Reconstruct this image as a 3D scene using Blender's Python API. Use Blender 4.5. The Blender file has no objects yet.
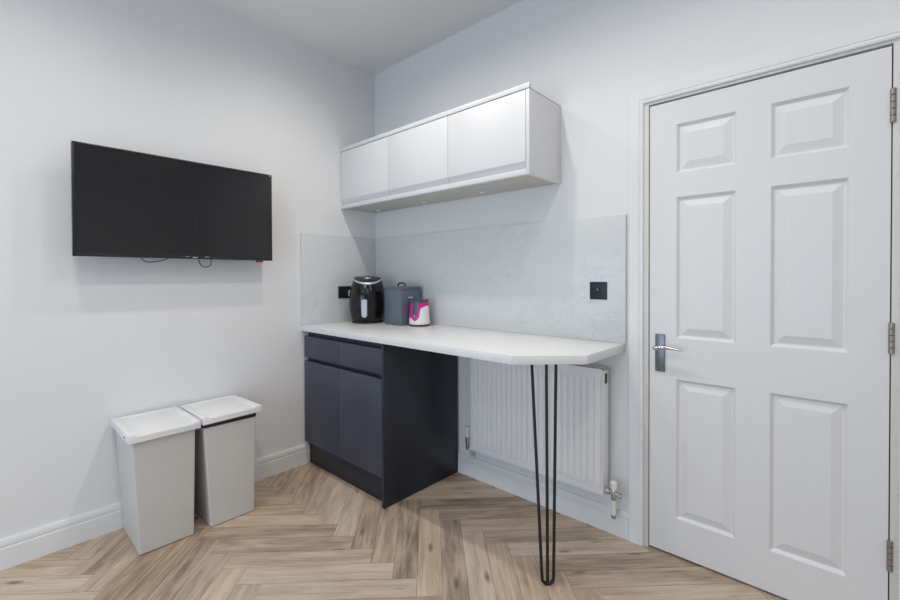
import bpy, bmesh, math, random
from mathutils import Vector, Matrix
random.seed(4)
S = bpy.context.scene
COL = S.collection
PI = math.pi

# ------------------------------------------------------------------ materials
def mat(name, rgb, rough=0.5, metal=0.0, spec=0.5, bump=None, vary=None, coat=0.0, wear=None):
    m = bpy.data.materials.new(name); m.use_nodes = True
    nt = m.node_tree; b = nt.nodes['Principled BSDF']
    b.inputs['Base Color'].default_value = (*rgb, 1)
    b.inputs['Roughness'].default_value = rough
    b.inputs['Metallic'].default_value = metal
    b.inputs['Specular IOR Level'].default_value = spec
    b.inputs['Coat Weight'].default_value = coat
    tc = nt.nodes.new('ShaderNodeTexCoord')
    def noise(scale, detail=3, rough_=0.5, vec=None):
        n = nt.nodes.new('ShaderNodeTexNoise')
        n.inputs['Scale'].default_value = scale; n.inputs['Detail'].default_value = detail
        n.inputs['Roughness'].default_value = rough_
        nt.links.new(vec or tc.outputs['Object'], n.inputs['Vector']); return n
    if vary:                                   # (scale, amount): faint tone variation of the material itself
        n = noise(vary[0], 4)
        mx = nt.nodes.new('ShaderNodeMix'); mx.data_type = 'RGBA'
        mx.inputs['A'].default_value = (*[c * (1 - vary[1]) for c in rgb], 1)
        mx.inputs['B'].default_value = (*[min(1, c * (1 + vary[1])) for c in rgb], 1)
        nt.links.new(n.outputs['Fac'], mx.inputs['Factor'])
        nt.links.new(mx.outputs['Result'], b.inputs['Base Color'])
    if bump:                                   # (scale, strength, stretch)
        vec = tc.outputs['Object']
        if len(bump) > 2:
            mp = nt.nodes.new('ShaderNodeMapping'); mp.inputs['Scale'].default_value = bump[2]
            nt.links.new(vec, mp.inputs['Vector']); vec = mp.outputs['Vector']
        n = noise(bump[0], 4, 0.6, vec)
        bp = nt.nodes.new('ShaderNodeBump'); bp.inputs['Strength'].default_value = bump[1]
        bp.inputs['Distance'].default_value = 0.002
        nt.links.new(n.outputs['Fac'], bp.inputs['Height']); nt.links.new(bp.outputs['Normal'], b.inputs['Normal'])
    return m

M = dict(
    wall=mat('wall_paint', (.80, .80, .80), .65, bump=(60, .05), vary=(1.2, .008)),
    ceil=mat('ceiling_paint', (.86, .86, .86), .8, bump=(60, .05)),
    trim=mat('trim_gloss', (.80, .80, .80), .35, bump=(30, .03)),
    door=mat('door_paint', (.77, .765, .76), .4, bump=(14, .22, (9, 9, .6))),
    lining=mat('lining_paint', (.68, .67, .62), .45, bump=(30, .03)),
    gap=mat('gap_shade', (.012, .011, .012), .9, vary=(20, .1)),  # near-black colour stands for the shade inside gaps and holes
    carp=mat('shade_board', (.06, .055, .05), .8, vary=(20, .1)),  # dark colour stands for shade behind the door and above the end panel
    steel=mat('worn_steel', (.36, .33, .29), .45, .85, vary=(60, .2)),
    chrome=mat('chrome', (.62, .63, .66), .16, 1.0, vary=(40, .06)),
    satin=mat('satin_chrome', (.20, .21, .235), .36, .9, vary=(40, .06)),
    black=mat('black_metal', (.008, .008, .008), .5, .0, vary=(50, .2)),
    blackpl=mat('black_plate', (.016, .020, .030), .4, .3, vary=(50, .1)),
    cab=mat('white_lacquer', (.72, .725, .735), .42, bump=(20, .02)),
    cabin=mat('cabinet_board', (.55, .53, .50), .6, vary=(30, .04)),
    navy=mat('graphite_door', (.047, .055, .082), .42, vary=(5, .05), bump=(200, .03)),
    navyshade=mat('graphite_shade_side', (.016, .0195, .031), .42, vary=(4, .10), bump=(200, .03)),  # darker graphite copy: shade of the side turned from the window, in the colour
    navydark=mat('graphite_recess_shade', (.025, .030, .044), .5, vary=(5, .05)),  # graphite darkened to put the shade of the recess into the colour
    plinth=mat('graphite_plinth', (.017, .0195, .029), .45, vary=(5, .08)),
    rad=mat('radiator_enamel', (.88, .88, .88), .3, vary=(3, .01)),
    vent=mat('vent_dark', (.09, .075, .06), .8, vary=(20, .1)),
    plastic=mat('white_plastic', (.80, .80, .80), .35, vary=(9, .012)),
    binbody=mat('bin_plastic', (.62, .60, .565), .42, vary=(14, .03), bump=(80, .05)),
    binlid=mat('bin_lid_plastic', (.82, .82, .82), .35, vary=(9, .012), bump=(80, .03)),
    fryer=mat('gloss_black', (.007, .007, .008), .16, spec=.42, vary=(9, .1)),
    fryertop=mat('black_top', (.02, .02, .022), .28, vary=(9, .1)),
    silver=mat('silver_plastic', (.50, .52, .56), .32, .35, vary=(30, .04)),
    tin=mat('grey_tin', (.125, .155, .20), .38, .15, vary=(10, .05)),
    tinband=mat('grey_tin_lid', (.115, .135, .165), .4, .15, vary=(10, .05)),
    pale=mat('pale_metal', (.7, .7, .72), .3, .6, vary=(30, .05)),
    pink=mat('pink_plastic', (.62, .012, .27), .3, vary=(20, .06)),
    mauve=mat('slate_plastic', (.065, .067, .108), .3, vary=(20, .06)),
    rubber=mat('dark_rubber', (.02, .022, .026), .7, vary=(20, .1)),
    screen=mat('tv_screen', (.009, .009, .010), .16, spec=.55, vary=(4, .1)),
    bezel=mat('tv_bezel', (.012, .012, .014), .3, vary=(20, .1)),
    red=mat('red_tag', (.22, .012, .045), .5, vary=(80, .3)),
    cable=mat('cable', (.03, .03, .033), .5, vary=(60, .1)),
    glass=mat('window_glass', (.9, .93, .95), .05, vary=(2, .01)),
)
def emat(name, rgb, st):
    m = bpy.data.materials.new(name); m.use_nodes = True; nt = m.node_tree
    b = nt.nodes['Principled BSDF']; b.inputs['Base Color'].default_value = (.8, .8, .8, 1)
    b.inputs['Emission Color'].default_value = (*rgb, 1); b.inputs['Emission Strength'].default_value = st
    return m
M['glass'].node_tree.nodes['Principled BSDF'].inputs['Transmission Weight'].default_value = 1
M['lamp'] = emat('lamp_lens', (1, .95, .88), 6)

def stone(name, base, vein, vscale, vamt, speck=0.0, rough=.3):
    m = bpy.data.materials.new(name); m.use_nodes = True; nt = m.node_tree; N = nt.nodes; L = nt.links
    b = N['Principled BSDF']; b.inputs['Roughness'].default_value = rough
    tc = N.new('ShaderNodeTexCoord')
    w = N.new('ShaderNodeTexNoise'); w.inputs['Scale'].default_value = vscale; w.inputs['Detail'].default_value = 5
    w.inputs['Roughness'].default_value = .62; w.inputs['Distortion'].default_value = .7
    mp = N.new('ShaderNodeMapping'); mp.inputs['Scale'].default_value = (1, 1, 1.9); mp.inputs['Rotation'].default_value = (.2, .55, .2)
    L.new(tc.outputs['Object'], mp.inputs['Vector']); L.new(mp.outputs['Vector'], w.inputs['Vector'])
    s = N.new('ShaderNodeMath'); s.operation = 'SUBTRACT'; s.inputs[1].default_value = .5; L.new(w.outputs['Fac'], s.inputs[0])
    a = N.new('ShaderNodeMath'); a.operation = 'ABSOLUTE'; L.new(s.outputs[0], a.inputs[0])
    r = N.new('ShaderNodeMapRange'); r.inputs['From Min'].default_value = 0; r.inputs['From Max'].default_value = .035
    r.inputs['To Min'].default_value = vamt; r.inputs['To Max'].default_value = 0; L.new(a.outputs[0], r.inputs['Value'])
    big = N.new('ShaderNodeTexNoise'); big.inputs['Scale'].default_value = 2.2; L.new(tc.outputs['Object'], big.inputs['Vector'])
    br = N.new('ShaderNodeMapRange'); br.inputs['From Min'].default_value = .4; br.inputs['From Max'].default_value = .62
    L.new(big.outputs['Fac'], br.inputs['Value'])
    mu = N.new('ShaderNodeMath'); mu.operation = 'MULTIPLY'; L.new(r.outputs[0], mu.inputs[0]); L.new(br.outputs[0], mu.inputs[1])
    mx = N.new('ShaderNodeMix'); mx.data_type = 'RGBA'; mx.inputs['A'].default_value = (*base, 1); mx.inputs['B'].default_value = (*vein, 1)
    L.new(mu.outputs[0], mx.inputs['Factor']); out = mx.outputs['Result']
    if speck:
        v = N.new('ShaderNodeTexNoise'); v.inputs['Scale'].default_value = 260; v.inputs['Detail'].default_value = 2
        L.new(tc.outputs['Object'], v.inputs['Vector'])
        vr = N.new('ShaderNodeMapRange'); vr.inputs['From Min'].default_value = .58; vr.inputs['From Max'].default_value = .70
        vr.inputs['To Max'].default_value = speck; L.new(v.outputs['Fac'], vr.inputs['Value'])
        m2 = N.new('ShaderNodeMix'); m2.data_type = 'RGBA'; m2.inputs['B'].default_value = (*vein, 1)
        L.new(out, m2.inputs['A']); L.new(vr.outputs[0], m2.inputs['Factor']); out = m2.outputs['Result']
    L.new(out, b.inputs['Base Color'])
    return m
M['splash'] = stone('splashback_marble', (.665, .685, .69), (.46, .475, .485), 5.0, .34, .22, .28)
M['top'] = stone('worktop_quartz', (.82, .82, .81), (.6, .6, .6), 4, .10, .35, .3)

def oak():
    m = bpy.data.materials.new('herringbone_oak'); m.use_nodes = True; nt = m.node_tree; N = nt.nodes; L = nt.links
    b = N['Principled BSDF']; b.inputs['Roughness'].default_value = .5; b.inputs['Specular IOR Level'].default_value = .35
    uv = N.new('ShaderNodeUVMap'); uv.uv_map = 'grain'
    at = N.new('ShaderNodeAttribute'); at.attribute_name = 'plank'
    sp = N.new('ShaderNodeSeparateColor'); L.new(at.outputs['Color'], sp.inputs['Color'])
    def nz(scale, detail, rough, dist, stretch):
        mp = N.new('ShaderNodeMapping'); mp.inputs['Scale'].default_value = (*stretch, 1)
        L.new(uv.outputs['UV'], mp.inputs['Vector'])
        n = N.new('ShaderNodeTexNoise'); n.inputs['Scale'].default_value = scale; n.inputs['Detail'].default_value = detail
        n.inputs['Roughness'].default_value = rough; n.inputs['Distortion'].default_value = dist
        L.new(mp.outputs['Vector'], n.inputs['Vector']); return n
    g = nz(1, 6, .64, .7, (2.3, 32)); g2 = nz(1, 3, .6, .2, (10, 210)); g3 = nz(1, 3, .5, 1.2, (2.6, 12))
    ramp = N.new('ShaderNodeValToRGB'); e = ramp.color_ramp.elements
    e[0].position = .30; e[0].color = (.20, .125, .078, 1); e[1].position = .74; e[1].color = (.66, .52, .395, 1)
    k = e.new(.52); k.color = (.47, .345, .245, 1)
    def math_(op, a, c):
        n = N.new('ShaderNodeMath'); n.operation = op
        for i, x in enumerate((a, c)):
            if isinstance(x, (int, float)): n.inputs[i].default_value = x
            else: L.new(x, n.inputs[i])
        return n.outputs[0]
    f = math_('ADD', math_('MULTIPLY', g.outputs['Fac'], .60), math_('MULTIPLY', g2.outputs['Fac'], .26))
    f = math_('ADD', f, math_('MULTIPLY', g3.outputs['Fac'], .44))
    f = math_('ADD', f, math_('MULTIPLY', math_('SUBTRACT', sp.outputs['Red'], .5), .24))
    f = math_('SUBTRACT', f, .11)
    L.new(f, ramp.inputs['Fac'])
    # greyer / warmer planks
    hs = N.new('ShaderNodeHueSaturation'); L.new(ramp.outputs['Color'], hs.inputs['Color'])
    sr = N.new('ShaderNodeMapRange'); sr.inputs['To Min'].default_value = .80; sr.inputs['To Max'].default_value = 1.02
    L.new(sp.outputs['Green'], sr.inputs['Value']); L.new(sr.outputs[0], hs.inputs['Saturation'])
    # knots: sparse dark ovals
    mp = N.new('ShaderNodeMapping'); mp.inputs['Scale'].default_value = (5.2, 16, 1); L.new(uv.outputs['UV'], mp.inputs['Vector'])
    vo = N.new('ShaderNodeTexVoronoi'); vo.inputs['Scale'].default_value = 1; L.new(mp.outputs['Vector'], vo.inputs['Vector'])
    vs = N.new('ShaderNodeSeparateColor'); L.new(vo.outputs['Color'], vs.inputs['Color'])
    kr = N.new('ShaderNodeMapRange'); kr.inputs['From Min'].default_value = .05; kr.inputs['From Max'].default_value = .24
    kr.inputs['To Min'].default_value = .8; kr.inputs['To Max'].default_value = 0; L.new(vo.outputs['Distance'], kr.inputs['Value'])
    kn = math_('MULTIPLY', kr.outputs[0], math_('GREATER_THAN', vs.outputs['Red'], .74))
    mx = N.new('ShaderNodeMix'); mx.data_type = 'RGBA'; mx.inputs['B'].default_value = (.09, .068, .05, 1)
    L.new(hs.outputs['Color'], mx.inputs['A']); L.new(kn, mx.inputs['Factor'])
    L.new(mx.outputs['Result'], b.inputs['Base Color'])
    bp = N.new('ShaderNodeBump'); bp.inputs['Strength'].default_value = .12; bp.inputs['Distance'].default_value = .001
    L.new(g2.outputs['Fac'], bp.inputs['Height']); L.new(bp.outputs['Normal'], b.inputs['Normal'])
    return m
M['oak'] = oak()
M['seam'] = mat('plank_seam', (.10, .07, .045), .8, vary=(20, .1))

# ------------------------------------------------------------------ mesh helpers
def join(dst, src):
    me = bpy.data.meshes.new('tmp'); src.to_mesh(me); src.free(); dst.from_mesh(me); bpy.data.meshes.remove(me)

def box(bm, x0, x1, y0, y1, z0, z1, bev=0.0, seg=2, rot=None, at=None):
    t = bmesh.new(); bmesh.ops.create_cube(t, size=1)
    for v in t.verts:
        v.co = Vector((x0 + (v.co.x + .5) * (x1 - x0), y0 + (v.co.y + .5) * (y1 - y0), z0 + (v.co.z + .5) * (z1 - z0)))
    if bev: bmesh.ops.bevel(t, geom=t.edges[:], offset=bev, segments=seg, affect='EDGES', profile=.5)
    if rot is not None:
        bmesh.ops.transform(t, matrix=Matrix.Translation(at) @ rot @ Matrix.Translation(-Vector(at)), verts=t.verts)
    join(bm, t)

def prism(bm, poly, h0, h1, axis='z', bev=0.0):
    """extrude a 2-D outline. axis z: (x,y); axis x: (y,z); axis y: (x,z)"""
    P = {'z': lambda a, b, h: (a, b, h), 'x': lambda a, b, h: (h, a, b), 'y': lambda a, b, h: (a, h, b)}[axis]
    t = bmesh.new()
    lo = [t.verts.new(P(a, b, h0)) for a, b in poly]; hi = [t.verts.new(P(a, b, h1)) for a, b in poly]
    t.faces.new(lo); t.faces.new(hi[::-1]); n = len(poly)
    for i in range(n): t.faces.new((lo[i], hi[i], hi[(i + 1) % n], lo[(i + 1) % n])[::-1])
    bmesh.ops.recalc_face_normals(t, faces=t.faces[:])
    if bev: bmesh.ops.bevel(t, geom=t.edges[:], offset=bev, segments=2, affect='EDGES', profile=.5)
    join(bm, t)

def lathe(bm, prof, c, n=40, axis='z'):
    """prof: list of (r, h) from one end to the other, closed with caps"""
    t = bmesh.new(); rings = []
    for r, h in prof:
        ring = []
        for i in range(n):
            a = 2 * PI * i / n; p = (r * math.cos(a), r * math.sin(a), h)
            p = {'z': p, 'y': (p[0], p[2], p[1]), 'x': (p[2], p[0], p[1])}[axis]
            ring.append(t.verts.new(Vector(c) + Vector(p)))
        rings.append(ring)
    for a, b in zip(rings, rings[1:]):
        for i in range(n): t.faces.new((a[i], a[(i + 1) % n], b[(i + 1) % n], b[i]))
    t.faces.new(rings[0][::-1]); t.faces.new(rings[-1])
    bmesh.ops.recalc_face_normals(t, faces=t.faces[:]); join(bm, t)

def tube(bm, pts, r, n=10):
    t = bmesh.new(); pts = [Vector(p) for p in pts]; rings = []; up = None
    for i, p in enumerate(pts):
        d = (pts[min(i + 1, len(pts) - 1)] - pts[max(i - 1, 0)]).normalized()
        if up is None: up = d.orthogonal().normalized()
        up = (up - d * up.dot(d)).normalized(); s = d.cross(up)
        rr = r[i] if isinstance(r, (list, tuple)) else r
        rings.append([t.verts.new(p + rr * (math.cos(2 * PI * k / n) * up + math.sin(2 * PI * k / n) * s)) for k in range(n)])
    for a, b in zip(rings, rings[1:]):
        for k in range(n): t.faces.new((a[k], a[(k + 1) % n], b[(k + 1) % n], b[k]))
    t.faces.new(rings[0][::-1]); t.faces.new(rings[-1])
    bmesh.ops.recalc_face_normals(t, faces=t.faces[:]); join(bm, t)

def smooth_path(pts, n=8):
    P = [Vector(p) for p in pts]; P = [2 * P[0] - P[1]] + P + [2 * P[-1] - P[-2]]; out = []
    for i in range(1, len(P) - 2):
        for k in range(n):
            t = k / n; a, b, c, d = P[i - 1:i + 3]
            out.append(.5 * ((2 * b) + (c - a) * t + (2 * a - 5 * b + 4 * c - d) * t * t + (3 * b - a - 3 * c + d) * t ** 3))
    return out + [P[-2]]

def origin(o):
    v = Vector((0, 0, 0))
    while o: v += o.location; o = o.parent
    return v

def obj(name, bm, m, parent=None, smooth=True, loc=None):
    """link the bmesh (built in world coordinates) as ONE mesh object"""
    me = bpy.data.meshes.new(name)
    off = origin(parent) if parent else Vector(loc or (0, 0, 0))
    bmesh.ops.translate(bm, vec=-off, verts=bm.verts)
    bm.to_mesh(me); bm.free(); me.materials.append(M[m] if isinstance(m, str) else m)
    if smooth:
        for p in me.polygons: p.use_smooth = True
        me.set_sharp_from_angle(angle=math.radians(35))
    o = bpy.data.objects.new(name, me); COL.objects.link(o)
    if parent: o.parent = parent
    else: o.location = off
    return o

def thing(name, label, cat, loc, group=None):
    o = bpy.data.objects.new(name, None); COL.objects.link(o); o.location = loc; o.empty_display_size = .1
    o['label'] = label; o['category'] = cat
    if group: o['group'] = group
    return o

def struct(o, label=None, cat=None):
    o['kind'] = 'structure'
    if label: o['label'] = label
    if cat: o['category'] = cat
    return o
B = bmesh.new

# ------------------------------------------------------------------ dimensions (metres; corner of the room at the origin)
H = 2.753
RX, RY = 4.0, -4.2                     # right wall, wall behind the camera
WT0, WT1 = .8776, .9139                # worktop
SPZ = 1.516                            # splashback top
DX0, DX1, DZ0, DZ1 = 1.980, 2.742, .009, 1.988   # door leaf

# ------------------------------------------------------------------ room shell
bm = B(); box(bm, -.1, 0, RY - .1, .1, -.02, H); struct(obj('wall_left', bm, 'wall', smooth=False), 'plain white left wall carrying the television', 'wall')
bm = B()
box(bm, 0, 1.95, 0, .1, -.02, H); box(bm, 2.772, RX, 0, .1, -.02, H); box(bm, 1.95, 2.772, 0, .1, 2.012, H)
struct(obj('wall_back', bm, 'wall', smooth=False), 'white wall with the splashback, wall cabinet and panelled door', 'wall')
bm = B(); box(bm, 1.94, 2.79, .1, .13, -.02, 2.03); struct(obj('door_light_block', bm, 'carp', smooth=False), 'added dark board behind the door, blocking outside light', 'wall')  # added board stops world light leaking round the door; dark colour for shade
bm = B(); box(bm, RX, RX + .1, RY - .1, .1, -.02, H); struct(obj('wall_right', bm, 'wall', smooth=False), 'white wall opposite the television', 'wall')
WX0, WX1, WZ0, WZ1 = .6, 2.9, .12, 2.15
bm = B()
box(bm, 0, WX0, RY - .1, RY, -.02, H); box(bm, WX1, RX, RY - .1, RY, -.02, H)
box(bm, WX0, WX1, RY - .1, RY, -.02, WZ0); box(bm, WX0, WX1, RY - .1, RY, WZ1, H)
struct(obj('wall_front', bm, 'wall', smooth=False), 'white wall with the window, facing the kitchen corner', 'wall')
bm = B(); box(bm, -.1, RX + .1, RY - .1, .1, H, H + .1); struct(obj('ceiling', bm, 'ceil', smooth=False), 'plain white flat ceiling', 'ceiling')
# unseen window behind the camera for the daylight, enlarged and lowered to add fill
bm = B()
for a, b_ in ((WX0, WX0 + .06), (WX1 - .06, WX1), ((WX0 + WX1) / 2 - .03, (WX0 + WX1) / 2 + .03)):
    box(bm, a, b_, RY - .08, RY - .03, WZ0, WZ1, .004)
box(bm, WX0, WX1, RY - .08, RY - .03, WZ0, WZ0 + .06, .004); box(bm, WX0, WX1, RY - .08, RY - .03, WZ1 - .06, WZ1, .004)
win = struct(obj('window_1', bm, 'trim'), 'unseen white framed window behind the viewer, enlarged for fill light', 'window')
bm = B(); box(bm, WX0 + .05, WX1 - .05, RY - .06, RY - .054, WZ0 + .05, WZ1 - .05); obj('window_pane', bm, 'glass', win, smooth=False)

# herringbone floor: planks 0.622 x 0.102 m, zigzag rows parallel to the back wall
def clip(poly, x0, x1, y0, y1):
    for ax, lim, sgn in ((0, x0, 1), (0, x1, -1), (1, y0, 1), (1, y1, -1)):
        out = []
        for i in range(len(poly)):
            p, q = poly[i - 1], poly[i]; a, b_ = sgn * (p[ax] - lim), sgn * (q[ax] - lim)
            if (a >= 0) != (b_ >= 0):
                t = a / (a - b_); out.append((p[0] + (q[0] - p[0]) * t, p[1] + (q[1] - p[1]) * t))
            if b_ >= 0: out.append(q)
        poly = out
        if len(poly) < 3: return None
    return poly
L_, W_, G_ = .622, .102, .0006
r2 = math.sqrt(2)
X0_ = .6262 - (L_ - W_) / r2; Y0_ = -.848 - (L_ + W_) / r2
bm = B(); uvl = bm.loops.layers.uv.new('grain'); cl = bm.loops.layers.float_color.new('plank')
for j in range(-8, 9):
    for k in range(-60, 61):
        for kind in 'HV':
            ou, ov = j * L_, j * L_
            if kind == 'H': u0, u1, v0, v1 = k * W_, k * W_ + L_, -k * W_, -k * W_ + W_
            else: u0, u1, v0, v1 = k * W_ + L_, k * W_ + L_ + W_, -k * W_, -k * W_ + L_
            u0 += ou; u1 += ou; v0 += ov; v1 += ov
            quad = [(u0 + G_, v0 + G_), (u1 - G_, v0 + G_), (u1 - G_, v1 - G_), (u0 + G_, v1 - G_)]
            xy = [((u - v) / r2 + X0_, (u + v) / r2 + Y0_) for u, v in quad]
            xy = clip(xy, 0, RX, RY, .1)
            if not xy: continue
            f = bm.faces.new([bm.verts.new((x, y, 0)) for x, y in xy])
            rnd = (random.random(), random.random(), random.random(), 1); ru, rv = random.random() * 50, random.random() * 50
            for lp in f.loops:
                x, y = lp.vert.co.x - X0_, lp.vert.co.y - Y0_
                u, v = (x + y) / r2, (y - x) / r2
                a, c = (u - u0, v - v0) if kind == 'H' else (v - v0, u - u0)
                lp[uvl].uv = (a + ru, c + rv); lp[cl] = rnd
bmesh.ops.recalc_face_normals(bm, faces=bm.faces[:])
for f in bm.faces:
    if f.normal.z < 0: f.normal_flip()
fl = obj('floor', bm, 'oak', smooth=False)
t = bmesh.new(); box(t, 0, RX, RY, .1, -.02, -.0012)
fl.data.materials.append(M['seam'])
me2 = bpy.data.meshes.new('t'); t.to_mesh(me2); t.free()
t = bmesh.new(); t.from_mesh(fl.data); n0 = len(t.faces); t.from_mesh(me2); t.faces.ensure_lookup_table()
for f in t.faces[n0:]: f.material_index = 1
t.to_mesh(fl.data); t.free(); bpy.data.meshes.remove(me2)
struct(fl, 'light oak herringbone plank floor', 'floor')

# skirting boards
def skirt_profile(sgn=1, h=.127, d=.016):
    return [(0, 0), (d, 0), (d, h * .70), (d - .0035, h * .725), (d - .0018, h * .75), (d - .003, h * .93), (d - .008, h), (0, h)]
bm = B(); prism(bm, [(a, b_) for a, b_ in skirt_profile()], RY, -.5645, 'y'); struct(obj('baseboard_left', bm, 'trim'), 'white skirting board along the left wall', 'skirting')
bm = B(); prism(bm, [(-a, b_) for a, b_ in skirt_profile(h=.123)], .838, 1.892, 'x'); struct(obj('baseboard_back', bm, 'trim'), 'white skirting board under the radiator', 'skirting')
bm = B(); prism(bm, [(-a, b_) for a, b_ in skirt_profile()], 2.83, RX, 'x'); struct(obj('baseboard_right', bm, 'trim'), 'white skirting board right of the door', 'skirting')

# ------------------------------------------------------------------ door, frame
A0, A1 = 1.893, 1.955                  # architrave left leg
bm = B()
def arch_prof(o, i):                   # outline across the architrave, outer edge o, inner edge i
    s = 1 if i > o else -1; w = abs(i - o)
    return [(o, 0), (o, -.0165), (o + s * .0015, -.018), (o + s * w * .72, -.018), (o + s * w * .74, -.0155), (o + s * w * .78, -.0165), (i - s * .003, -.0145), (i, -.012), (i, 0)]
T0, T1 = 2.064, 2.006                  # head: outer, inner height
# left leg, right leg and head with mitred corners
def mitre(bm, o, i, side):
    t = bmesh.new(); pr = arch_prof(o, i); w = abs(i - o)
    lo, hi = [], []
    for a, d in pr:
        f = abs(a - o) / w; lo.append(t.verts.new((a, d, 0))); hi.append(t.verts.new((a, d, T0 + (T1 - T0) * f)))
    n = len(pr)
    for k in range(n): t.faces.new((lo[k], lo[(k + 1) % n], hi[(k + 1) % n], hi[k]))
    t.faces.new(lo); t.faces.new(hi)
    bmesh.ops.recalc_face_normals(t, faces=t.faces[:]); join(bm, t)
mitre(bm, A0, A1, 1); mitre(bm, 2.824, 2.766, -1)
t = bmesh.new(); pr = arch_prof(T0, T1); le, ri = [], []
for a, d in pr:
    f = abs(a - T0) / abs(T1 - T0)
    le.append(t.verts.new((A0 + (A1 - A0) * f, d, a))); ri.append(t.verts.new((2.824 + (2.766 - 2.824) * f, d, a)))
n = len(pr)
for k in range(n): t.faces.new((le[k], le[(k + 1) % n], ri[(k + 1) % n], ri[k]))
t.faces.new(le); t.faces.new(ri); bmesh.ops.recalc_face_normals(t, faces=t.faces[:]); join(bm, t)
struct(obj('trim_1', bm, 'trim'), 'white moulded architrave around the door', 'door trim')
bm = B()                               # lining with door stop
box(bm, 1.945, DX0 - .0035, -.006, .1, 0, 1.995, .001); box(bm, DX1 + .0035, 2.775, -.006, .1, 0, 1.995, .001); box(bm, 1.945, 2.775, -.006, .1, 1.995, 2.015, .001)
struct(obj('trim_2', bm, 'lining'), 'cream-white door lining inside the architrave', 'door trim')
bm = B()  # door stop coloured near-black as shade in the gap round the leaf
box(bm, DX0 - .0035, DX0 + .012, .045, .1, 0, 1.99); box(bm, DX1 - .012, DX1 + .0035, .045, .1, 0, 1.99); box(bm, DX0, DX1, .045, .1, 1.975, 1.995)
struct(obj('trim_3', bm, 'gap', smooth=False), 'door stop coloured dark as the shade in the door gap', 'door trim')

door = thing('door_1', 'white six-panel door with lever handle at its left edge', 'door', ((DX0 + DX1) / 2, .02, DZ0)); door['kind'] = 'structure'
# leaf: front face as a grid with six recessed and raised panels
bm = B(); xs = [DX0, 2.090, 2.3085, 2.420, 2.641, DX1]; zs = [DZ0, .170, .7795, .9585, 1.5705, 1.675, 1.885, DZ1]
FY = 0.0
def q(bm, pts): bm.faces.new([bm.verts.new(p) for p in pts])
for i in range(5):
    for j in range(7):
        a, b_, c, d = xs[i], xs[i + 1], zs[j], zs[j + 1]
        if i in (1, 3) and j in (1, 3, 5):
            rings = []
            for ins, dy in ((0, 0), (.002, .0020), (.010, .0120), (.014, .0123), (.041, .0035), (.044, .0025)):
                rings.append([(a + ins, FY + dy, c + ins), (b_ - ins, FY + dy, c + ins), (b_ - ins, FY + dy, d - ins), (a + ins, FY + dy, d - ins)])
            for r0, r1 in zip(rings, rings[1:]):
                for k in range(4): q(bm, (r0[k], r0[(k + 1) % 4], r1[(k + 1) % 4], r1[k]))
            q(bm, rings[-1])
        else:
            q(bm, ((a, FY, c), (b_, FY, c), (b_, FY, d), (a, FY, d)))
for z in (DZ0, DZ1): q(bm, ((DX0, FY, z), (DX1, FY, z), (DX1, .04, z), (DX0, .04, z)))
for x in (DX0, DX1): q(bm, ((x, FY, DZ0), (x, FY, DZ1), (x, .04, DZ1), (x, .04, DZ0)))
q(bm, ((DX0, .04, DZ0), (DX1, .04, DZ0), (DX1, .04, DZ1), (DX0, .04, DZ1)))
bmesh.ops.remove_doubles(bm, verts=bm.verts, dist=1e-5); bmesh.ops.recalc_face_normals(bm, faces=bm.faces[:])
obj('leaf', bm, 'door', door, smooth=False)
# lever handle on a long backplate
bm = B(); box(bm, 2.0050, 2.0455, -.008, 0, .806, .972, .003)
hd = obj('handle_plate', bm, 'satin', door); hd['label'] = 'chrome backplate'
bm = B(); lathe(bm, [(.0085, 0), (.0085, -.030), (.0075, -.034)], (2.0225, -.008, .913), 20, 'y')
tube(bm, smooth_path([(2.008, -.040, .912), (2.0225, -.042, .9145), (2.05, -.043, .9185), (2.085, -.045, .9185), (2.126, -.046, .9150)]), [.0078] * 16 + [.0072] * 8 + [.006] * 9, 12)
obj('lever', bm, 'chrome', hd)
bm = B()
for z in (.960, .818):
    for x in (2.012, 2.0385): lathe(bm, [(.003, 0), (.003, -.0015), (.0012, -.0022)], (x, -.008, z), 12, 'y')
obj('screw', bm, 'steel', hd)
for z0, z1 in ((1.733, 1.846), (.968, 1.073), (.243, .346)):
    bm = B(); n_ = 5; st = (z1 - z0) / n_
    for k in range(n_):
        lathe(bm, [(.0065, .0008), (.0078, .0016), (.0078, st - .0016), (.0065, st - .0008)], (2.7455, -.0075, z0 + k * st), 18)
    hn = obj('hinge', bm, 'steel', door); hn['label'] = 'worn steel hinge'
    bm = B(); box(bm, 2.7435, 2.7535, -.0075, .02, z0 + .003, z1 - .003, .0008); obj('hinge_leaf', bm, 'steel', hn)

# ------------------------------------------------------------------ television
tv = thing('flat_screen_tv', 'large black flat-screen television mounted high on the left wall above the bins', 'television', (.06, -1.308, 1.328))
TX, TY0, TY1, TZ0, TZ1 = .12, -1.7585, -.8605, 1.3265, 1.8325
bm = B(); box(bm, .090, TX - .001, TY0, TY1, TZ0, TZ1, .003)
obj('housing', bm, 'bezel', tv)
bm = B()
for a in ((TY0, TY0 + .008, TZ0, TZ1), (TY1 - .008, TY1, TZ0, TZ1), (TY0, TY1, TZ1 - .008, TZ1), (TY0, TY1, TZ0, TZ0 + .013)):
    box(bm, TX - .003, TX + .0015, *a, .001)
bz = obj('bezel', bm, 'bezel', tv)
bm = B(); box(bm, TX - .002, TX, TY0 + .007, TY1 - .007, TZ0 + .012, TZ1 - .007); obj('screen', bm, 'screen', tv, smooth=False)
bm = B(); box(bm, TX + .001, TX + .0022, -1.285, -1.262, TZ0 + .0045, TZ0 + .0085, .0004)
lg = obj('badge', bm, 'pale', bz); lg['label'] = 'small pale badge on the bottom bezel'
bm = B(); box(bm, TX + .001, TX + .0018, -1.226, -1.206, TZ0 + .010, TZ0 + .0125, .0003); obj('indicator', bm, 'pale', bz)
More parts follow.
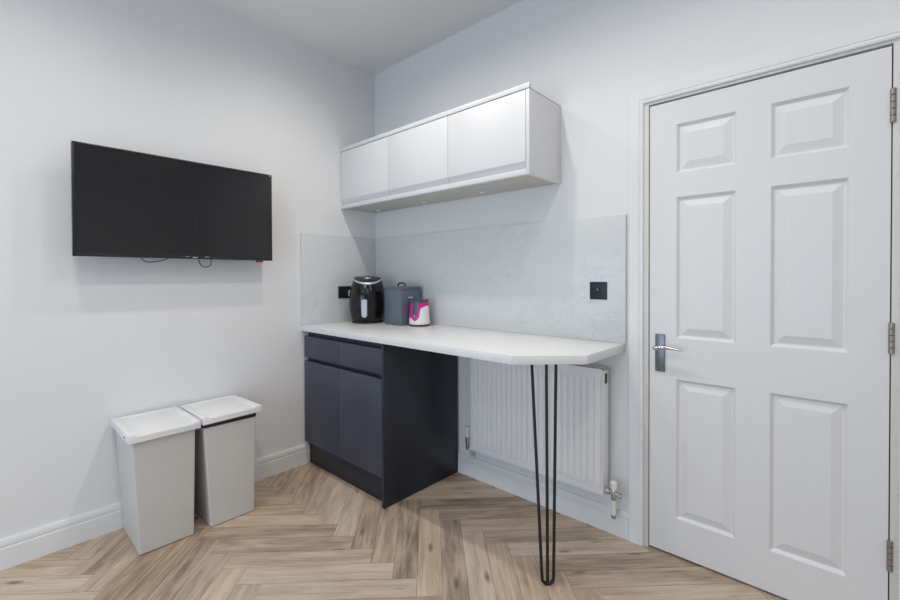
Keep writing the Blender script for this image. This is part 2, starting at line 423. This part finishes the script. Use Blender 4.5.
bm = B(); box(bm, TX + .001, TX + .0018, -1.316, -1.302, TZ0 + .010, TZ0 + .012, .0003); obj('indicator', bm, 'pale', bz)
bm = B(); box(bm, .058, .091, -1.62, -1.0, 1.36, 1.70, .012); obj('back_cover', bm, 'bezel', tv)
bm = B(); box(bm, .001, .060, -1.40, -1.22, 1.46, 1.66, .003); obj('wall_bracket', bm, 'black', tv)
bm = B(); tube(bm, smooth_path([(.075, -1.500, 1.345), (.072, -1.492, 1.318), (.07, -1.466, 1.307), (.07, -1.425, 1.312), (.07, -1.385, 1.327), (.075, -1.37, 1.345)]), .0022, 8); obj('cable', bm, 'cable', tv)
bm = B(); tube(bm, smooth_path([(.075, -1.243, 1.345), (.07, -1.240, 1.318), (.07, -1.226, 1.293), (.07, -1.203, 1.286), (.07, -1.183, 1.296), (.07, -1.180, 1.32), (.075, -1.181, 1.345)]), .0024, 8); obj('cable', bm, 'cable', tv)
bm = B(); box(bm, .104, TX + .0012, -.952, -.915, TZ0 - .010, TZ0 + .001, .0015); r_ = obj('tag', bm, 'red', tv); r_['label'] = 'dark red tag under the right corner'
bm = B(); box(bm, TX + .001, TX + .002, -.878, -.868, TZ1 - .009, TZ1 - .004, .0004); obj('sticker', bm, 'pale', tv)

# ------------------------------------------------------------------ wall cabinet
cabx, caby, cz0, cz1 = 1.542, -.306, 1.707, 2.133
wc = thing('wall_cabinet', 'long white handleless three-door wall cabinet over the splashback', 'cabinet', (cabx / 2, -.15, cz0))
bm = B(); box(bm, .002, 1.522, -.282, -.002, 1.727, 2.105); obj('carcass', bm, 'cabin', wc)
bm = B(); box(bm, .002, cabx + .0005, caby - .001, caby + .018, 2.1085, cz1, .001); obj('fascia', bm, 'cab', wc)
bm = B(); box(bm, .002, cabx - .001, caby + .004, -.002, 2.1058, 2.1085); obj('top_gap_line', bm, 'carp', wc)  # dark strip put in as the shaded gap line above the end panel
bm = B(); box(bm, 1.5245, cabx, caby, -.002, cz0, 2.1055, .0012); obj('end_panel', bm, 'cab', wc)
bm = B()
prism(bm, [(caby, cz0 + .001), (caby, 1.7365), (caby + .020, 1.7405), (caby + .022, cz0 + .001)], .002, 1.5235, 'x', .0008)
obj('light_rail', bm, 'cab', wc)
bm = B(); box(bm, .002, 1.5235, caby + .0225, -.003, 1.712, 1.7265, .0008); obj('base_board', bm, 'cabin', wc)
for a, b_ in ((.004, .5165), (.5195, 1.0245), (1.0275, 1.5215)):
    bm = B()                            # door with a finger-pull sloped bottom edge
    prism(bm, [(caby, 1.771), (caby, 2.104), (caby + .019, 2.104), (caby + .019, 1.743), (caby + .0145, 1.743)], a, b_, 'x', .0010)
    obj('door', bm, 'cab', wc)
for x, y in ((.13, -.075), (.616, -.088), (1.097, -.091)):
    bm = B(); lathe(bm, [(.016, 0), (.016, -.005), (.012, -.008)], (x, y, 1.712), 24); obj('puck_light', bm, 'plastic', wc)

# ------------------------------------------------------------------ splashback slabs, sockets
bm = B(); box(bm, .012, 1.874, -.012, -.0005, WT1 + .0005, SPZ, .0012)
o = obj('splashback_panel', bm, 'splash', loc=(.94, -.006, WT1)); o['label'] = 'wide pale grey marbled splashback panel under the wall cabinet'; o['category'] = 'splashback'
bm = B(); box(bm, .0005, .0118, -.616, -.0005, WT1 + .0005, SPZ, .0012)
o = obj('splashback_panel', bm, 'splash', loc=(.006, -.31, WT1)); o['label'] = 'narrow pale grey marbled splashback panel on the left wall beside the air fryer'; o['category'] = 'splashback'
bm = B(); box(bm, 1.874, 1.8775, -.014, -.0005, WT1 + .0005, SPZ, .0006); struct(obj('trim_4', bm, 'lining'), 'thin pale edge strip ending the splashback', 'trim')
# black rocker switch by the door
sw = thing('wall_switch', 'square black switch on the splashback near the door', 'switch', (1.7475, -.012, 1.117))
bm = B(); box(bm, 1.7045, 1.7905, -.0175, -.0122, 1.1165, 1.2015, .0022); obj('plate', bm, 'blackpl', sw)
bm = B(); box(bm, 1.741, 1.754, -.0205, -.0172, 1.147, 1.171, .001); tg = obj('toggle', bm, 'black', sw)
bm = B(); prism(bm, [(-.0205, 1.1575), (-.0205, 1.170), (-.0285, 1.1665), (-.0275, 1.161)], 1.744, 1.7515, 'x', .0008); obj('lever', bm, 'steel', tg)
sk = thing('wall_socket', 'black double socket on the left wall behind the air fryer', 'socket', (.012, -.267, 1.078))
bm = B(); box(bm, .0122, .0172, -.340, -.194, 1.078, 1.1635, .002); obj('plate', bm, 'black', sk)
for y in (-.300, -.234):
    bm = B(); box(bm, .017, .0195, y - .006, y + .006, 1.136, 1.154, .001); obj('rocker', bm, 'black', sk)
    bm = B(); box(bm, .0171, .0176, y - .0025, y + .0025, 1.118, 1.126); box(bm, .0171, .0176, y - .014, y - .008, 1.10, 1.104); box(bm, .0171, .0176, y + .008, y + .014, 1.10, 1.104); obj('pin_hole', bm, 'gap', sk)
pl = thing('socket_block', 'small pale block with a cord on the black socket half hidden by the air fryer', 'socket_block', (.0175, -.234, 1.10))
bm = B(); box(bm, .0178, .046, -.264, -.228, 1.090, 1.135, .006); obj('body', bm, 'silver', pl)  # pale block set against the socket plate
bm = B(); tube(bm, smooth_path([(.042, -.237, 1.093), (.045, -.237, 1.06), (.035, -.225, 1.0), (.03, -.20, .95), (.03, -.165, .9185), (.035, -.13, .9185)]), .0032, 8); obj('cord', bm, 'cable', pl)

# ------------------------------------------------------------------ worktop with hairpin leg
wt = thing('worktop', 'white speckled worktop running into a breakfast bar with a cut corner', 'worktop', (.93, -.3, WT0))
poly = [(.0005, -.0005), (.0005, -.6126), (1.6517, -.6126), (1.8735, -.4080), (1.8735, -.0005)]
bm = B(); prism(bm, poly, WT0, WT1, 'z', .0012); obj('slab', bm, 'top', wt)
for (x, y) in ((1.6517, -.6126), (1.8735, -.4080)):
    bm = B(); box(bm, x - .0006, x + .0006, y - .0004, y + .0006, WT0 + .002, WT1 - .002)
    obj('edge_joint', bm, 'cabin', wt)
# hairpin: three rods meeting in a U at the foot
rv = Vector((.739, .674, 0)); fv = Vector((-.674, .739, 0)); foot = Vector((1.762, -.526, .0055))
bm = B(); r = .0063
tops = [foot - .0470 * rv + .085 * fv, foot + .0030 * rv + .035 * fv, foot + .0540 * rv + .085 * fv]
for tpt in tops: tpt.z = WT0 - .003
def U(a, b_, w=.046):                   # one bent rod from top a round the foot to top b
    la, lb = foot - rv * w / 2, foot + rv * w / 2
    pts = [a.lerp(la + Vector((0, 0, .022)), k / 14) for k in range(15)]
    for k in range(1, 12):
        an = PI + PI * k / 12; pts.append(foot + Vector((0, 0, .0215)) + rv * (w / 2) * math.cos(an) + Vector((0, 0, .0205)) * math.sin(an))
    pts += [(lb + Vector((0, 0, .022))).lerp(b_, k / 14) for k in range(15)]
    return pts
tube(bm, U(tops[0], tops[2]), r, 12)
tube(bm, [tops[1].lerp(foot + fv * .004 + Vector((0, 0, .001)), k / 10) for k in range(11)], r, 12)
leg = obj('hairpin_leg', bm, 'black', wt); leg['label'] = 'slim black three-rod hairpin leg'
bm = B(); c = foot + .06 * fv
prism(bm, [((tops[0] - rv * .012).x, (tops[0] - rv * .012).y), ((tops[1] - fv * .016).x, (tops[1] - fv * .016).y), ((tops[2] + rv * .012).x, (tops[2] + rv * .012).y), ((tops[2] + rv * .012 + fv * .02).x, (tops[2] + rv * .012 + fv * .02).y), ((tops[0] - rv * .012 + fv * .02).x, (tops[0] - rv * .012 + fv * .02).y)], WT0 - .004, WT0 - .0002, 'z')
obj('mounting_plate', bm, 'black', leg)

# ------------------------------------------------------------------ base cabinet
bc = thing('base_cabinet', 'dark graphite base cabinet with two doors and two drawers under the worktop', 'cabinet', (.42, -.31, 0))
FYC = -.600
bm = B(); box(bm, .022, .815, -.559, -.003, .150, .8765); obj('carcass', bm, 'navyshade', bc, smooth=False)
bm = B(); box(bm, .818, .8362, -.6045, -.018, .001, .8768, .001); obj('end_panel', bm, 'navyshade', bc)
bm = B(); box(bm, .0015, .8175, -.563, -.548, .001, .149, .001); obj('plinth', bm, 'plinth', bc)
for a, b_ in ((.016, .4085), (.4115, .8155)):
    bm = B(); box(bm, a, b_, FYC, FYC + .020, .155, .6845, .0008); obj('door', bm, 'navy', bc)
    bm = B(); box(bm, a, b_, FYC, FYC + .020, .7095, .8445, .0008); obj('drawer', bm, 'navy', bc)
    for z0, z1 in ((.650, .716), (.810, .8765)):
        bm = B()                        # recessed finger rail behind the front's upper edge, coloured darker as recess shade
        prism(bm, [(FYC + .0205, z0), (FYC + .0205, z0 + .020), (FYC + .030, z0 + .024), (FYC + .027, z1), (FYC + .040, z1), (FYC + .040, z0)][::-1], a, b_, 'x'); obj('finger_rail', bm, 'navydark', bc)
bm = B(); lathe(bm, [(.0022, 0), (.0022, -.0012)], (.785, FYC, .235), 12, 'y'); obj('cover_cap', bm, 'pale', bc)

# ------------------------------------------------------------------ radiator
ra = thing('radiator', 'white panel radiator with vertical ribs under the breakfast bar', 'radiator', (1.41, -.07, .2))
rx0, rx1, rz0, rz1, ryf, ryb = 1.000, 1.806, .205, .796, -.098, -.036
bm = B(); nx = 24 * 12; zz = [rz0 + .012, rz0 + .030, rz0 + .052, rz0 + .062] + [rz0 + .1 + k * .1 for k in range(4)] + [rz1 - .062, rz1 - .052, rz1 - .030, rz1 - .012]
def rib(s):                             # raised rib 60 % of the pitch, soft shoulders
    d = abs((s % 1) - .5)
    return max(0, min(1, (.36 - d) / .10))
grid = []
for z in zz:
    e = min(z - rz0, rz1 - z); f = max(0, min(1, (e - .030) / .024)); row = []
    for i in range(nx + 1):
        x = rx0 + .006 + (rx1 - rx0 - .012) * i / nx
        row.append(bm.verts.new((x, ryf + .008 - .0110 * rib(24 * i / nx) * f, z)))
    grid.append(row)
for a, b_ in zip(grid, grid[1:]):
    for i in range(nx): bm.faces.new((a[i], a[i + 1], b_[i + 1], b_[i]))
t = bmesh.new(); box(t, rx0 + .004, rx1 - .004, ryf + .0085, ryf + .016, rz0, rz1 - .004, .003); join(bm, t)
obj('front_panel', bm, 'rad', ra)
for x0, x1 in ((rx0, rx0 + .003), (rx1 - .003, rx1)):
    bm = B(); box(bm, x0, x1, ryf + .002, ryb, rz0 + .002, rz1 - .0005, .001)
    sp_ = obj('side_panel', bm, 'rad', ra)
    bm = B(); xx = x1 if x0 > 1.4 else x0
    box(bm, xx - .0006, xx + .0006, ryf + .020, ryb - .014, rz1 - .070, rz1 - .022, .0004); obj('vent_slot', bm, 'vent', sp_)
bm = B(); box(bm, rx0, rx1, ryf + .001, ryf + .012, rz1 - .006, rz1, .0012); box(bm, rx0, rx1, ryb - .010, ryb, rz1 - .006, rz1, .0012)
box(bm, rx0, rx0 + .008, ryf + .001, ryb, rz1 - .006, rz1, .0012); box(bm, rx1 - .008, rx1, ryf + .001, ryb, rz1 - .006, rz1, .0012)
k = rx0 + .014
while k < rx1 - .012:
    box(bm, k, k + .0045, ryf + .011, ryb - .009, rz1 - .005, rz1 - .001); k += .0105
obj('top_grille', bm, 'rad', ra)
bm = B(); box(bm, rx0 + .004, rx1 - .004, ryb - .010, ryb, rz0, rz1 - .008, .002); obj('back_panel', bm, 'rad', ra)
for x in (1.15, 1.67):
    bm = B(); box(bm, x, x + .03, ryb - .0005, -.0008, .30, .72); obj('wall_bracket', bm, 'plastic', ra)
# left: thermostatic valve
bm = B(); tube(bm, [(1.004, -.060, .212), (.985, -.060, .212), (.962, -.060, .212)], .0085, 16); lathe(bm, [(.010, 0), (.013, .003), (.013, .016), (.010, .019)], (.978, -.060, .212), 8, 'x')
lathe(bm, [(.011, .188), (.0135, .192), (.0135, .226), (.0155, .228), (.0155, .262), (.011, .265)], (.958, -.060, 0), 20)
v1 = obj('valve', bm, 'chrome', ra)
bm = B(); lathe(bm, [(.0155, .265), (.0185, .269), (.0185, .312), (.016, .327), (.010, .3295)], (.958, -.060, 0), 24); obj('valve_head', bm, 'plastic', v1)
bm = B(); tube(bm, smooth_path([(.958, -.060, .189), (.958, -.060, .160), (.962, -.050, .145), (.966, -.034, .137), (.966, -.003, .136)]), .0085, 14); obj('pipe', bm, 'plastic', v1)
# right: lockshield valve with a white sleeved pipe
bm = B(); tube(bm, [(1.803, -.072, .230), (1.845, -.072, .230)], .0105, 16); lathe(bm, [(.014, 0), (.0175, .003), (.0175, .017), (.014, .020)], (1.810, -.072, .230), 8, 'x')
lathe(bm, [(.011, .196), (.013, .200), (.013, .242), (.011, .246)], (1.846, -.072, 0), 20); tube(bm, [(1.846, -.072, .226), (1.884, -.072, .222)], .0095, 14); lathe(bm, [(.0125, 0), (.0125, .013)], (1.868, -.072, .223), 8, 'x')
v2 = obj('valve', bm, 'chrome', ra)
bm = B(); lathe(bm, [(.0125, .246), (.0155, .249), (.0155, .276), (.010, .283)], (1.846, -.072, 0), 20); obj('valve_cap', bm, 'plastic', v2)
bm = B(); tube(bm, [(1.846, -.072, .197), (1.846, -.072, .128)], .0105, 16); obj('pipe_sleeve', bm, 'plastic', v2)
bm = B(); lathe(bm, [(.012, .112), (.0125, .128)], (1.846, -.072, 0), 16); tube(bm, [(1.846, -.072, .120), (1.842, -.013, .120)], .008, 12); obj('elbow', bm, 'chrome', v2)

# ------------------------------------------------------------------ bins
def frustum(bm, bot, top, z0, z1, rad=.007, n=5):
    """rounded-rectangle tapered tub: (x0,x1,y0,y1) at bottom and top, with a hollow open mouth"""
    t = bmesh.new()
    def ring(R, z, rr):
        x0, x1, y0, y1 = R; vs = []
        for cx, cy, a0 in ((x1 - rr, y1 - rr, 0), (x0 + rr, y1 - rr, 90), (x0 + rr, y0 + rr, 180), (x1 - rr, y0 + rr, 270)):
            for k in range(n + 1):
                a = math.radians(a0 + 90 * k / n); vs.append(t.verts.new((cx + rr * math.cos(a), cy + rr * math.sin(a), z)))
        return vs
    ins = lambda R, d: (R[0] + d, R[1] - d, R[2] + d, R[3] - d)
    rs = [ring(ins(bot, .006), z0, rad * .7), ring(bot, z0 + .004, rad), ring(top, z1, rad), ring(ins(top, .004), z1, rad * .8), ring(ins(bot, .004), z0 + .02, rad * .8)]
    for a, b_ in zip(rs, rs[1:]):
        m_ = len(a)
        for k in range(m_): t.faces.new((a[k], a[(k + 1) % m_], b_[(k + 1) % m_], b_[k]))
    t.faces.new(rs[0][::-1]); t.faces.new(rs[-1])
    bmesh.ops.recalc_face_normals(t, faces=t.faces[:]); join(bm, t)

def make_bin(label, yb0, yb1, yt0, yt1, ly0, ly1, lid_rot, slot):
    b = thing('waste_bin', label, 'bin', (.17, (yb0 + yb1) / 2, 0), 'white lidded bins')
    bm = B(); frustum(bm, (.022, .337, yb0, yb1), (.019, .358, yt0, yt1), .001, .528); obj('body', bm, 'binbody', b)
    # lid: shallow tray with a rim on three sides, open towards the front
    x0, x1, z = .017, .374, .526
    bm = B(); box(bm, x0, x1, ly0, ly1, z, z + .0175, .003)
    rim = .028
    box(bm, x0 + .0004, x0 + rim, ly0 + rim - .001, ly1 - rim + .001, z + .010, z + .0231, .002)
    box(bm, x0 + .0004, x1 - .0004, ly0 + .0004, ly0 + rim, z + .010, z + .0235, .002)
    box(bm, x0 + .0004, x1 - .0004, ly1 - rim, ly1 - .0004, z + .010, z + .0235, .002)
    for sk_ in ((x1 - .005, x1 - .0005, ly0 + .004, ly1 - .004), (x0, x1 - .001, ly0 + .0004, ly0 + .0045), (x0, x1 - .001, ly1 - .0045, ly1 - .0004)):
        box(bm, *sk_, z - .011, z + .004, .001)
    M_ = Matrix.Translation((x0, (ly0 + ly1) / 2, z)) @ lid_rot @ Matrix.Translation((-x0, -(ly0 + ly1) / 2, -z))
    bmesh.ops.transform(bm, matrix=M_, verts=bm.verts)
    lid = obj('lid', bm, 'binlid', b)
    if not slot:
        bm = B(); frustum(bm, (.0185, .3600, yt0 - .002, yt1 + .002), (.0178, .3630, yt0 - .003, yt1 + .003), .500, .521)
        ln = obj('liner_edge', bm, 'rubber', b); ln['label'] = 'black liner edge'
    if slot:
        bm = B(); box(bm, .285, .305, ly0 - .0006, ly0 + .004, z - .001, z + .006, .001); obj('side_slot', bm, 'gap', lid)
make_bin('white lidded waste bin with a flat shut lid, farther from the graphite cabinet', -1.5735, -1.3557, -1.602, -1.352, -1.616, -1.3335, Matrix.Identity(4), True)
make_bin('white lidded waste bin next to the graphite cabinet, dark gap under its lid', -1.2830, -1.0684, -1.318, -1.068, -1.3255, -1.0445,
         Matrix.Rotation(math.radians(-1.6), 4, 'Y') @ Matrix.Rotation(math.radians(.8), 4, 'X'), False)

# ------------------------------------------------------------------ air fryer
AC = Vector((.183, -.215, WT1)); fdir = Vector((.802, -.597, 0)); sdir = Vector((.597, .802, 0))   # front points at the room
fr = thing('air_fryer', 'glossy black air fryer with silver handle in the worktop corner', 'air fryer', AC)
def fpt(u, a, z):                       # radius, angle from the front, height
    return AC + fdir * u * math.cos(a) + sdir * u * math.sin(a) + Vector((0, 0, z))
prof = [(.100, .012), (.109, .020), (.120, .07), (.1245, .115), (.1245, .16), (.120, .20), (.110, .24), (.099, .275), (.095, .288)]
def rad_at(z):
    for (r0, h0), (r1, h1) in zip(prof, prof[1:]):
        if h0 <= z <= h1: return r0 + (r1 - r0) * (z - h0) / (h1 - h0)
    return prof[0][0] if z < prof[0][1] else prof[-1][0]
def tilt(z, u, a):                      # upper part leans down towards the front
    k = max(0, (z - .12) / .17); return z - k * k * .029 * max(0, math.cos(a)) ** 1.3 * min(1, u / .09) + k * k * .016
def flathe(bm, pr, n=64, caps=True):
    t = bmesh.new(); rs = []
    for r_, h in pr:
        rs.append([t.verts.new(fpt(r_, 2 * PI * i / n, tilt(h, r_, 2 * PI * i / n))) for i in range(n)])
    for a, b_ in zip(rs, rs[1:]):
        for i in range(n): t.faces.new((a[i], a[(i + 1) % n], b_[(i + 1) % n], b_[i]))
    if caps: t.faces.new(rs[0]); t.faces.new(rs[-1])
    bmesh.ops.recalc_face_normals(t, faces=t.faces[:]); join(bm, t)
dense = [(rad_at(.012 + .276 * k / 24), .012 + .276 * k / 24) for k in range(25)]
bm = B(); flathe(bm, dense); obj('body', bm, 'fryer', fr)
bm = B(); flathe(bm, [(.0945, .287), (.093, .2935), (.080, .298), (.05, .301), (.0, .302)][:-1]); obj('control_top', bm, 'fryertop', fr)
bm = B(); lathe(bm, [(.104, .0005), (.106, .004), (.104, .012)], AC, 48); obj('base_ring', bm, 'rubber', fr)
# silver crescent trim round the front of the top
bm = B(); n = 40; t = bmesh.new(); rows = []
for i in range(n + 1):
    a = -PI * .56 + PI * 1.12 * i / n; w = .0035 + .0095 * math.cos(a * .9) ** 2
    zt = .2885
    row = []
    for z_, d_ in ((zt + .002, .0005), (zt - .001, .003), (zt - w, .003), (zt - w - .001, .0)):
        u = rad_at(min(z_, .288)) + d_; row.append(t.verts.new(fpt(u, a, tilt(z_, u, a))))
    rows.append(row)
for a, b_ in zip(rows, rows[1:]):
    for k in range(3): t.faces.new((a[k], a[k + 1], b_[k + 1], b_[k]))
bmesh.ops.recalc_face_normals(t, faces=t.faces[:]); join(bm, t); tr = obj('trim_ring', bm, 'silver', fr); tr['label'] = 'silver crescent trim'
# knob on the top
kb = fpt(.022, 0, tilt(.296, .022, 0))
bm = B(); lathe(bm, [(.024, -.006), (.024, .005), (.020, .008), (.019, .006)], kb, 32); kn = obj('dial', bm, 'silver', fr)
bm = B(); lathe(bm, [(.0185, .004), (.0185, .015), (.016, .018)], kb, 32); obj('dial_cap', bm, 'fryertop', kn)
# basket front and handle
bm = B(); t = bmesh.new(); rows = []
n = 28
for j in range(13):
    z = .024 + (.150 - .024) * j / 12; row = []
    for i in range(n + 1):
        a = -.72 + 1.44 * i / n; u = rad_at(z) + .0022
        if j in (0, 12) or i in (0, n): u = rad_at(z) - .001
        row.append(t.verts.new(fpt(u, a, tilt(z, u, a))))
    rows.append(row)
for a, b_ in zip(rows, rows[1:]):
    for i in range(n): t.faces.new((a[i], a[i + 1], b_[i + 1], b_[i]))
bmesh.ops.recalc_face_normals(t, faces=t.faces[:]); join(bm, t); bk = obj('basket', bm, 'fryer', fr)
bm = B(); ha = -.14; hz0, hz1, hw = .046, .166, .0180
t = bmesh.new()
outl = [(-hw, hz1)] + [(-hw * math.cos(PI * k / 10), hz0 + hw - hw * math.sin(PI * k / 10)) for k in range(0, 11)] + [(hw, hz1)]
fd = (fdir * math.cos(ha) + sdir * math.sin(ha)); sd = (sdir * math.cos(ha) - fdir * math.sin(ha))
fa, ba = [], []
for s, z in outl:
    fa.append(t.verts.new(AC + fd * .166 + sd * s + Vector((0, 0, z)))); ba.append(t.verts.new(AC + fd * .150 + sd * s + Vector((0, 0, z))))
n = len(outl); t.faces.new(fa); t.faces.new(ba[::-1])
for k in range(n): t.faces.new((fa[k], ba[k], ba[(k + 1) % n], fa[(k + 1) % n]))
bmesh.ops.recalc_face_normals(t, faces=t.faces[:]); bmesh.ops.bevel(t, geom=t.edges[:], offset=.0025, segments=2, affect='EDGES'); join(bm, t)
hh = obj('handle', bm, 'silver', bk); hh['label'] = 'silver basket handle'
bm = B(); tube(bm, [AC + fd * .108 + Vector((0, 0, .145)), AC + fd * .152 + Vector((0, 0, .143))], .014, 16)
obj('handle_mount', bm, 'fryer', bk)

# ------------------------------------------------------------------ grey tin with lid
TC = Vector((.4475, -.128, WT1))
tn = thing('storage_tin', 'square slate grey storage tin with a loop handle between fryer and pink appliance', 'tin', TC)
bm = B(); box(bm, .3640, .5320, -.2150, -.0410, WT1 + .0005, 1.146, .006); obj('body', bm, 'tin', tn)
bm = B()
t = bmesh.new(); box(t, .3625, .5335, -.2165, -.0395, 1.140, 1.1665, .005, 3); join(bm, t)
ld = obj('lid', bm, 'tinband', tn)
bm = B(); hv = Vector((.69, .72, 0)) * .025; c = Vector((.443, -.130, 1.166))
tube(bm, [c + hv * math.cos(PI * k / 16) + Vector((0, 0, -.000 + .023 * math.sin(PI * k / 16) ** .8)) for k in range(17)], .0055, 10)
obj('handle', bm, 'black', ld)
bm = B(); box(bm, .5318, .5345, -.152, -.112, 1.088, 1.098, .0012); lb = obj('nameplate', bm, 'pale', tn); lb['label'] = 'small pale plate'

# ------------------------------------------------------------------ small pink and white appliance
PC = Vector((.607, -.123, WT1)); pv = Vector((.72, -.69, 0)); pr_ = Vector((.69, .72, 0))     # towards viewer, viewer's right
pp = thing('popcorn_maker', 'small white appliance with a magenta swoosh in front of the grey tin', 'small appliance', PC)
Hb = .154
def prad(h): return .0690 - .0120 * (h / Hb) ** 1.0 + (-.006 * max(0, 1 - h / .012) ** 2)
def ss(x): x = max(0, min(1, x)); return x * x * (3 - 2 * x)
TNG = -.50
def hg(a):                              # lower limit of the slate area; a: angle, 0 = viewer, + = viewer's right
    d = (a - TNG + PI) % (2 * PI) - PI
    if abs(d) <= .26: return .34 - .07 * math.cos(d / .26 * PI / 2)
    if d > 0: return .34 + (.90 - .34) * ss((d - .26) / .16) + .10 * ss((d - 1.5) / .5)
    return .34 + (.93 - .34) * ss((-d - .26) / .10)
def hp(a):                              # lower limit of the magenta area
    d = (a - TNG + PI) % (2 * PI) - PI
    if abs(d) <= .40: return .26 - .11 * math.cos(d / .40 * PI / 2)
    if d > 0: return .26 + (.70 - .26) * ss((d - .40) / .24) + .07 * ss((d - .62) / .7)
    return .26 + (.30 - .26) * ss((-d - .40) / .5)
def pshell(name, f0, f1, m, d, parent, top=False, bottom=False):
    t = bmesh.new(); n = 120; rr = 14; cols = []
    for i in range(n):
        a = 2 * PI * i / n - PI; lo, hi_ = f0(a), max(f0(a) + .004, f1(a)); col = []
        for k in range(rr + 1):
            h = Hb * (lo + (hi_ - lo) * k / rr); u = prad(h) + d
            if k in (0, rr) and d > 0: u -= d + .0008
            if top: h = h + .010 * max(0, math.sin(a)) * (h / Hb) ** 6
            col.append(t.verts.new(PC + (pv * math.cos(a) + pr_ * math.sin(a)) * u + Vector((0, 0, h + .009))))
        cols.append(col)
    for i in range(n):
        a, b_ = cols[i], cols[(i + 1) % n]
        for k in range(rr): t.faces.new((a[k], b_[k], b_[k + 1], a[k + 1]))
    if bottom: t.faces.new([c_[0] for c_ in cols])
    if top: t.faces.new([c_[-1] for c_ in cols])
    bmesh.ops.recalc_face_normals(t, faces=t.faces[:]); bm = B(); join(bm, t)
    return obj(name, bm, m, parent)
bd = pshell('body', lambda a: 0.0, lambda a: .97, 'plastic', 0, pp, True, True)
sw_ = pshell('swoosh', hp, lambda a: .99, 'pink', .0016, pp, True); sw_['label'] = 'magenta swoosh band'
pshell('hopper', hg, lambda a: 1.005, 'mauve', .0030, pp, True)
bm = B(); lathe(bm, [(.062, .0005), (.0665, .003), (.0665, .010), (.062, .012)], PC, 40); obj('foot_ring', bm, 'rubber', pp)
bm = B(); a = TNG; c = PC + (pv * math.cos(a) + pr_ * math.sin(a)) * (prad(.055) + .0028) + Vector((0, 0, .066)); lathe(bm, [(.0045, -.002), (.0045, .003), (.003, .005)], c, 14); obj('button', bm, 'pale', pp)

# ------------------------------------------------------------------ lights: recessed ceiling downlights and daylight
def downlight(x, y, w):
    t = thing('ceiling_downlight', 'round white recessed downlight in the ceiling', 'ceiling light', (x, y, H), 'recessed ceiling downlights')
    bm = B(); lathe(bm, [(.046, -.0005), (.046, -.004), (.040, -.007), (.034, -.004), (.034, -.0005)], (x, y, H), 32); obj('rim', bm, 'trim', t)
    bm = B(); lathe(bm, [(.033, -.0005), (.033, -.003)], (x, y, H), 24); obj('lens', bm, 'lamp', t)
    l = bpy.data.lights.new('downlight_beam', 'SPOT'); l.energy = w; l.spot_size = math.radians(165); l.spot_blend = 1.0
    l.shadow_soft_size = .03; l.color = (1, .94, .865)
    o = bpy.data.objects.new('downlight_beam', l); COL.objects.link(o); o.parent = t; o.location = (0, 0, -.02)
for y, w in ((-.80, 25), (-1.97, 22), (-3.14, 9)):
    for x in (.76, 1.41, 2.08, 2.75):
        downlight(x, y, w * (.7 if x > 2 else 1))
l = bpy.data.lights.new('window_daylight', 'AREA'); l.shape = 'RECTANGLE'; l.size = WX1 - WX0 - .12; l.size_y = WZ1 - WZ0 - .12
l.energy = 44; l.color = (.60, .79, 1.0)
o = bpy.data.objects.new('window_daylight', l); COL.objects.link(o); o.location = ((WX0 + WX1) / 2, RY - .02, (WZ0 + WZ1) / 2); o.rotation_euler = (-PI / 2, 0, 0)
o.rotation_euler = (PI / 2, 0, 0)       # shines into the room (+y)
w = bpy.data.worlds.new('sky'); S.world = w; w.use_nodes = True
bg = w.node_tree.nodes['Background']; bg.inputs['Color'].default_value = (.65, .78, 1, 1); bg.inputs['Strength'].default_value = 1.0

# ------------------------------------------------------------------ camera
cam = bpy.data.cameras.new('camera'); cam.sensor_width = 36; cam.lens = 433.44 / 900 * 36
cam.shift_y = -18.986 / 900; cam.clip_start = .02
yaw, pit, rol = .7390, -.0109, -.0034
co = bpy.data.objects.new('camera', cam); COL.objects.link(co)
fw = Vector((-math.sin(yaw) * math.cos(pit), math.cos(yaw) * math.cos(pit), math.sin(pit)))
r_ = Vector((math.cos(yaw), math.sin(yaw), 0)); u_ = r_.cross(fw)
r2_, u2_ = math.cos(rol) * r_ + math.sin(rol) * u_, -math.sin(rol) * r_ + math.cos(rol) * u_
mw = Matrix((r2_, u2_, -fw)).transposed().to_4x4(); mw.translation = (2.6308, -2.0517, 1.231); co.matrix_world = mw
S.camera = co
S.view_settings.view_transform = 'Standard'; S.view_settings.look = 'None'; S.view_settings.gamma = 1; S.view_settings.use_curve_mapping = False
S.view_settings.exposure = -0.28
